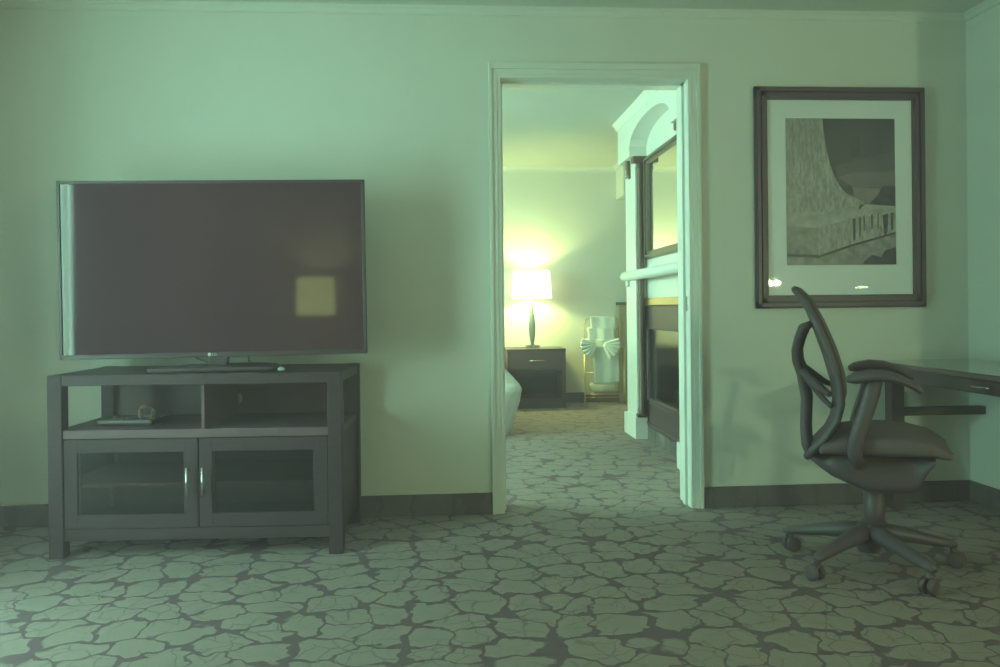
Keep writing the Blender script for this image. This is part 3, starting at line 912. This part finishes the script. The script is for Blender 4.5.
# ------------------------------------------------------------------ bedroom: nightstand, lamp, bed
def nightstand():
    t = thing('nightstand', 'dark brown nightstand with one drawer over an open bay, beside the bed', 'nightstand', (.845, 3.77, 0))
    W, D_, Z = .56, .40, .562
    MB().box((-W / 2, 0, Z - .022), (W / 2, D_, Z), .003).build('top', NIGHTWOOD, t)
    for s in (-1, 1):
        x = s * (W / 2 - .005)
        MB().box((min(x, x - s * .035), .005, 0), (max(x, x - s * .035), D_ - .005, Z - .02), .002).build('side_panel', NIGHTWOOD, t)
    MB().box((-W / 2 + .03, D_ - .02, .05), (W / 2 - .03, D_ - .01, Z - .02)).build('back_panel', NIGHTWOOD, t)
    MB().box((-W / 2 + .03, .006, .06), (W / 2 - .03, D_ - .02, .10), .002).build('bottom_shelf', NIGHTWOOD, t)
    MB().box((-W / 2 + .03, .02, .352), (W / 2 - .03, D_ - .02, .366)).build('inner_shelf', NIGHTWOOD, t)
    MB().box((-W / 2 + .03, .012, 0), (W / 2 - .03, .03, .062), .002).build('kickboard', NIGHTWOOD, t)
    d = MB().box((-W / 2 + .038, .002, .37), (W / 2 - .038, .02, Z - .026), .002).build('drawer', NIGHTWOOD, t)
    m = MB()
    m.tube([(-.075, -.02, .452), (.075, -.02, .452)], .006, 10)
    for s in (-1, 1):
        m.tube([(s * .06, -.02, .452), (s * .06, .005, .452)], .004, 8)
    m.build('handle', CHROME, d)


nightstand()


def table_lamp(loc, label, stem_mat, shade_col, shade_e, watts, warm, zf, rbot, rtop, zs0, zs1):
    t = thing('table_lamp', label, 'lamp', loc)
    MB().box((-.065, -.065, 0), (.065, .065, .032), .004).build('base', CHROME if stem_mat is LAMPSTEM else stem_mat, t)
    MB().lathe([(0, .03), (.018, .03), (.016, .045), (.020, .07), (.030, .13), (.034, .19), (.030, .26), (.021, .33), (.014, .38), (.010, .40), (.010, zs0 + .03), (0, zs0 + .03)] if zs0 > .37 else
               [(0, .03), (.018, .03), (.022, .06), (.032, .12), (.034, .17), (.026, .25), (.012, .30), (.010, zs0 + .03), (0, zs0 + .03)], 24).build('stem', stem_mat, t)
    # shade: open drum with thickness, spider ring and bulb
    b = bmesh.new()
    n = 40
    rings = []
    for r_, z in ((rbot, zs0), (rtop, zs1), (rtop - .004, zs1), (rbot - .004, zs0)):
        rings.append([b.verts.new((r_ * math.cos(2 * PI * k / n), r_ * math.sin(2 * PI * k / n), z)) for k in range(n)])
    for a, c_ in zip(rings, rings[1:] + rings[:1]):
        for k in range(n):
            b.faces.new((a[k], a[(k + 1) % n], c_[(k + 1) % n], c_[k]))
    bmesh.ops.recalc_face_normals(b, faces=b.faces[:])
    m = MB(); m._merge(b, True)
    m.build('lamp_shade', emit_mat('lit_shade', shade_col, shade_e, (.75, .72, .6)), t)
    m = MB()
    zr = zs1 - .03
    for k in range(3):
        a = k * 2 * PI / 3
        m.tube([(0, 0, zr), ((rtop - .003) * math.cos(a), (rtop - .003) * math.sin(a), zr)], .002, 6)
    m.tube([(0, 0, zs0 + .02), (0, 0, zr + .02)], .003, 6)
    m.lathe([(0, zr + .03), (.007, zr + .027), (.008, zr + .02), (.003, zr + .012), (0, zr + .012)], 12)
    m.build('harp', CHROME, t)
    MB().lathe([(0, -.05), (.016, -.045), (.018, -.02), (.030, .01), (.028, .03), (.015, .044), (0, .047)], 16, loc=(.028, 0, (zs0 + zs1) / 2 - .01)).build('bulb', emit_mat('lit_bulb', shade_col, shade_e * 4), t)
    ld = bpy.data.lights.new('bulb_light', 'POINT')
    ld.energy = watts; ld.color = warm; ld.shadow_soft_size = .035
    lo = bpy.data.objects.new('bulb_light', ld)
    COL.objects.link(lo); lo.location = (loc[0] - .03, loc[1], loc[2] + zs0 + (zs1 - zs0) * zf)
    return t


table_lamp((.825, 3.955, .5625), 'lit bedside lamp with bright white shade standing on the nightstand', LAMPSTEM, (1, .95, .55), 3.6, BED_LAMP_W, BEDWARM, .47, .192, .175, .48, .74)


def bed():
    t = thing('bed', 'bed with pale cover hanging to the floor, left of the nightstand', 'bed', (-.25, 3.1, 0))
    # cover: rounded slab flaring at mid height and tucking in at the floor
    def ring(z, gx, gy):
        return z, gx, gy
    X0, X1, Y0, Y1 = -.85, .80, -1.02, 1.06
    lev = [(.004, -.085), (.08, -.07), (.16, -.05), (.25, -.022), (.325, 0), (.355, 0.004), (.385, -.012), (.43, -.05), (.48, -.10), (.51, -.16), (.52, -.25)]
    b = bmesh.new()
    rings = []
    n = 12
    for z, g in lev:
        pts = []
        rad = .12
        xa, xb, ya, yb = X0 - g, X1 + g, Y0 - g, Y1
        for cx_, cy_, a0 in ((xb - rad, yb - .02, 0), (xa + rad, yb - .02, 90), (xa + rad, ya + rad, 180), (xb - rad, ya + rad, 270)):
            rr = rad if a0 >= 180 else .02
            for k in range(n):
                a = math.radians(a0 + 90 * k / (n - 1))
                wob = .012 * math.sin(9 * a + z * 6) if z < .3 else 0
                pts.append((cx_ + (rr + wob) * math.cos(a) if a0 >= 180 else cx_ + (rad if a0 in (0, 90) else rr) * math.cos(a), cy_ + rr * math.sin(a), z))
        rings.append([b.verts.new(p) for p in pts])
    k = len(rings[0])
    for a, c_ in zip(rings, rings[1:]):
        for i in range(k):
            b.faces.new((a[i], a[(i + 1) % k], c_[(i + 1) % k], c_[i]))
    b.faces.new(rings[-1]); b.faces.new(rings[0][::-1])
    bmesh.ops.recalc_face_normals(b, faces=b.faces[:])
    m = MB(); m._merge(b, True)
    m.build('bed_cover', QUILT, t)
    MB().box((X0 + .05, 1.06, .0), (X1 - .3, 1.09, 1.05), .01).build('headboard', NIGHTWOOD, t)


bed()


# ------------------------------------------------------------------ towel rack and towels
def towel_rack():
    x0, x1, y, D_ = 1.335, 1.72, 3.98, .0
    t = thing('towel_rack', 'gold coloured metal towel stand against the bedroom far wall', 'towel rack', (1.53, y, 0))
    hw = .175
    yb = .10
    for yy, top in ((0, .62), (yb, .84)):
        for s in (-1, 1):
            sx = hw + (.02 if yy == 0 else 0)
            pts = [(s * (sx + .015), yy, 0.0), (s * sx, yy, .03), (s * sx, yy, top - .06)]
            if yy:
                pts += [(s * (sx - .015), yy, top - .02), (s * (sx - .05), yy, top)]
            MB().tube(pts, .0065, 8).build('upright', BRASS, t)
    for z, yy, w in ((.84, yb, hw - .045), (.73, yb, hw), (.62, yb, hw), (.56, 0, hw + .02), (.10, 0, hw + .02), (.10, yb, hw), (.06, yb, hw), (.30, yb, hw)):
        MB().tube([(-w, yy, z), (w, yy, z)], .0055, 8).build('crossbar', BRASS, t)
    for s in (-1, 1):
        for z in (.10, .56):
            MB().tube([(s * (hw + .02), 0, z), (s * hw, yb, z)], .005, 8).build('side_bar', BRASS, t)
    MB().tube([(hw - .03, .02, .06), (hw - .03, .02, .55)], .005, 8).build('side_bar', BRASS, t)
    # towels hung over the bars: a doubled sheet over a bar, front drop then back drop
    def hung(xc, w, z, yy, df, db, thick, label, mm, group):
        def fn(u, v):
            s = (u * 2 - 1)
            x = xc + (v - .5) * w + .004 * math.sin(u * 9)
            L_ = df + db + .03
            d = u * L_
            wav = .006 * math.sin(v * 11 + 1)
            if d < df: return (x, y + yy - .014 - thick - wav, z - df + d)
            if d > df + .03: return (x, y + yy + .014 + thick, z - (d - df - .03))
            a = (d - df) / .03 * PI
            return (x, y + yy - math.cos(a) * (.014 + thick) - wav * (1 - a / PI), z + .012 * math.sin(a))
        m = MB().grid(fn, 24, 20, thick=thick)
        tag(m.build('towel', mm), label, 'towel', group)
    hung(1.535, .25, .848, yb, .13, .05, .007, 'white towel folded over the topmost bar of the gold rack', WHITECLOTH, 'towels on the rack')
    hung(1.515, .26, .738, yb, .13, .04, .016, 'white towel hung on the second bar of the gold rack', WHITECLOTH, 'towels on the rack')
    hung(1.50, .27, .628, yb, .10, .03, .022, 'white towel hung on the third bar just above the pleated fans', WHITECLOTH, 'towels on the rack')
    hung(1.545, .25, .565, 0.0, .36, .10, .005, 'large pale bath towel hanging below the pleated fans', SHEERCLOTH, 'towels on the rack')
    # pleated fans
    for s, lab in ((-1, 'white face cloth pleated into the left fan on the gold rack'), (1, 'white face cloth pleated into the right fan on the gold rack')):
        xc = 1.475 + s * .03
        def fan(u, v, s=s):
            a = math.radians(-75 + 95 * u) if s > 0 else math.radians(255 - 95 * u)
            rr = .015 + .145 * v
            pl = .016 * math.sin(u * 2 * PI * 6) * (.3 + .7 * v)
            return (xc + rr * math.cos(a) * 1.0, y - .055 - .03 * v + pl, .575 + rr * math.sin(a) * .95 + .02)
        m = MB().grid(fan, 60, 8, thick=.006)
        tag(m.build('face_cloth', WHITECLOTH), lab, 'towel', 'pleated cloths on the rack')
    # rolled towel on the low shelf bars
    m = MB()
    m.tube([(1.40, y + .045, .165), (1.63, y + .045, .165)], .048, 18)
    m.tube([(1.398, y + .045 + .03 * math.cos(a) * (1 - a / 14), .165 + .03 * math.sin(a) * (1 - a / 14)) for a in [i * .5 for i in range(22)]], .006, 6)
    tag(m.build('towel', mat('cream_terry', (.70, .68, .56), .95, var=.05, scale=120, bump=.3)), 'rolled cream towel lying on the lowest bars of the rack', 'towel', 'towels on the rack')


towel_rack()

# low tan panel against the far wall, mostly behind the fireplace pillar
t = thing('wooden_panel', 'low tan panel with dark cap against the far wall beside the towel rack', 'panel', (2.01, 4.145, 0))
MB().box((-.30, -.035, 0), (.30, .035, .965), .003).build('board', TANWOOD, t)
MB().box((-.32, -.045, .965), (.32, .038, .995), .004).build('cap', NIGHTWOOD, t, 'dark cap')
for x in (-.15, .15):
    MB().box((x - .12, -.041, .12), (x + .12, -.034, .86), .003).build('raised_field', TANWOOD, t)


# ------------------------------------------------------------------ behind the camera: what the glass and the shadows show, plus added pieces
t = thing('end_table', 'dark end table carrying the lamp by the rear wall', 'table', (-1.18, -5.02, 0))
MB().lathe([(0, .47), (.25, .47), (.26, .48), (.26, .49), (.25, .50), (0, .50)], 40).build('top', NIGHTWOOD, t)
for k in range(3):
    a = k * 2 * PI / 3 + .4
    MB().tube([(.05 * math.cos(a), .05 * math.sin(a), .47), (.10 * math.cos(a), .10 * math.sin(a), .25), (.22 * math.cos(a), .22 * math.sin(a), 0)], [.02, .018, .014], 10).build('leg', NIGHTWOOD, t)
table_lamp((-1.18, -5.02, .5005), 'lit lamp with drum shade on the end table by the rear wall', DARKWOOD, (.92, 1.0, .30), 4.6, TABLE_LAMP_W, (.95, 1.0, .45), .74, .192, .182, .40, .77)

t = thing('armchair', 'unseen olive upholstered armchair added beside the end table to block lamp light', 'armchair', (-.30, -4.45, 0), 0)  # unseen, added to cast a shadow from the table lamp
m = MB().box((-.34, -.36, .16), (.34, .36, .30), .02)
m.build('base', SOFA, t)
MB().box((-.30, -.28, .30), (.30, .38, .45), .05, 4).build('seat_cushion', SOFA, t)
m = MB()
pts = [(-.36, .30)] + [(-.36 + .13 * (1 - math.cos(a)), .84 + .13 * math.sin(a)) for a in [i * PI / 16 for i in range(9)]] + [(.36 - .13 * (1 - math.cos(a)), .84 + .13 * math.sin(a)) for a in [PI / 2 - i * PI / 16 for i in range(9)]] + [(.36, .30)]
m.prism(pts, 1, -.42, -.28, .02)
m.build('backrest', SOFA, t)
for s in (-1, 1):
    MB().box((min(s * .34, s * .44), -.40, .16), (max(s * .34, s * .44), .38, .62), .04, 4).build('arm', SOFA, t)
for x in (-.36, .36):
    for y in (-.34, .32):
        MB().lathe([(0, 0), (.018, 0), (.028, .16), (0, .16)], 12, loc=(x, y, 0)).build('leg', NIGHTWOOD, t)


def curtain(y0, y1, name, label, off=.09, amp=.035):
    n = max(3, int(abs(y1 - y0) / .11))
    def fn(u, v):
        y = y0 + (y1 - y0) * u
        return (XL + off + amp * math.sin(u * n * 2 * PI) + .01 * math.sin(u * 23 + v * 3), y + .02 * v * math.sin(u * 8), .03 + 2.18 * v)
    m = MB().grid(fn, n * 12, 10, thick=.004)
    return tag(m.build(name, CURTAIN), label, 'curtain', 'curtains at the living room window')


curtain(-3.30, -2.02, 'curtain', 'wide grey curtain gathered over the rear half of the living room window')
curtain(-1.36, -.95, 'curtain', 'unseen narrow grey curtain bulging out to shade the wall at the television side of the window', .12, .07)  # unseen, folds pushed out to shade the left end of the back wall
t = thing('curtain_rod', 'steel rod holding the curtains above the left window', 'curtain rod', (XL, -1.95, 2.23))
MB().tube([(.09, -1.45, 0), (.09, 1.40, 0)], .012, 10).build('rod', CHROME, t)
for y in (-1.42, 1.37):
    MB().tube([(0, y, 0), (.09, y, 0)], .009, 8).build('bracket', CHROME, t)
    MB().lathe([(0, -.03), (.02, -.02), (.026, 0), (.02, .02), (0, .03)], 12, loc=(.09, y * 1.02, 0)).build('finial', CHROME, t)



# two-armed floor lamp with small frosted shades and an added lit tube making a glint in the picture glass, far right behind the camera
t = thing('floor_lamp', 'chrome floor lamp with two small lit glass shades by the rear wall', 'floor lamp', (3.63, -5.05, 0))
MB().lathe([(0, 0), (.14, 0), (.14, .012), (.03, .025), (.012, .04), (0, .04)], 28).build('base', CHROME, t)
MB().tube([(0, 0, .03), (0, 0, 1.42)], .009, 10).build('pole', CHROME, t)
for s in (-1, 1):
    a = MB().tube([(0, 0, 1.34), (s * .02, 0, 1.35), (s * .037, .01, 1.32), (s * .042, .02, 1.27)], .006, 8).build('arm', CHROME, t)
    MB().lathe([(0, .055), (.010, .05), (.018, .03), (.024, 0), (.024, -.03), (.017, -.05), (0, -.055)], 18, loc=(s * .042, .02, 1.215)).build('glass_shade', emit_mat('lit_frosted_glass', WARM, 14), a)
    ld = bpy.data.lights.new('bulb_light', 'POINT')
    ld.energy = FAR_LAMP_W; ld.color = WARM; ld.shadow_soft_size = .03
    lo = bpy.data.objects.new('bulb_light', ld)
    COL.objects.link(lo); lo.location = (3.63 + s * .042, -4.975, 1.19)
t = thing('glint_tube', 'small lit tube on a thin chrome stand, added for a glint in the picture glass', 'lamp', (4.63, -5.0, 0))
MB().lathe([(0, 0), (.11, 0), (.11, .012), (.02, .022), (0, .022)], 24).build('base', CHROME, t)
MB().tube([(-.075, 0, .02), (-.06, 0, 1.0), (-.04, 0, 1.13)], .007, 8).build('pole', CHROME, t)
MB().tube([(-.05, 0, 1.137), (.09, 0, 1.135)], .013, 10).build('tube', emit_mat('lit_tube', WARM, 45), t)
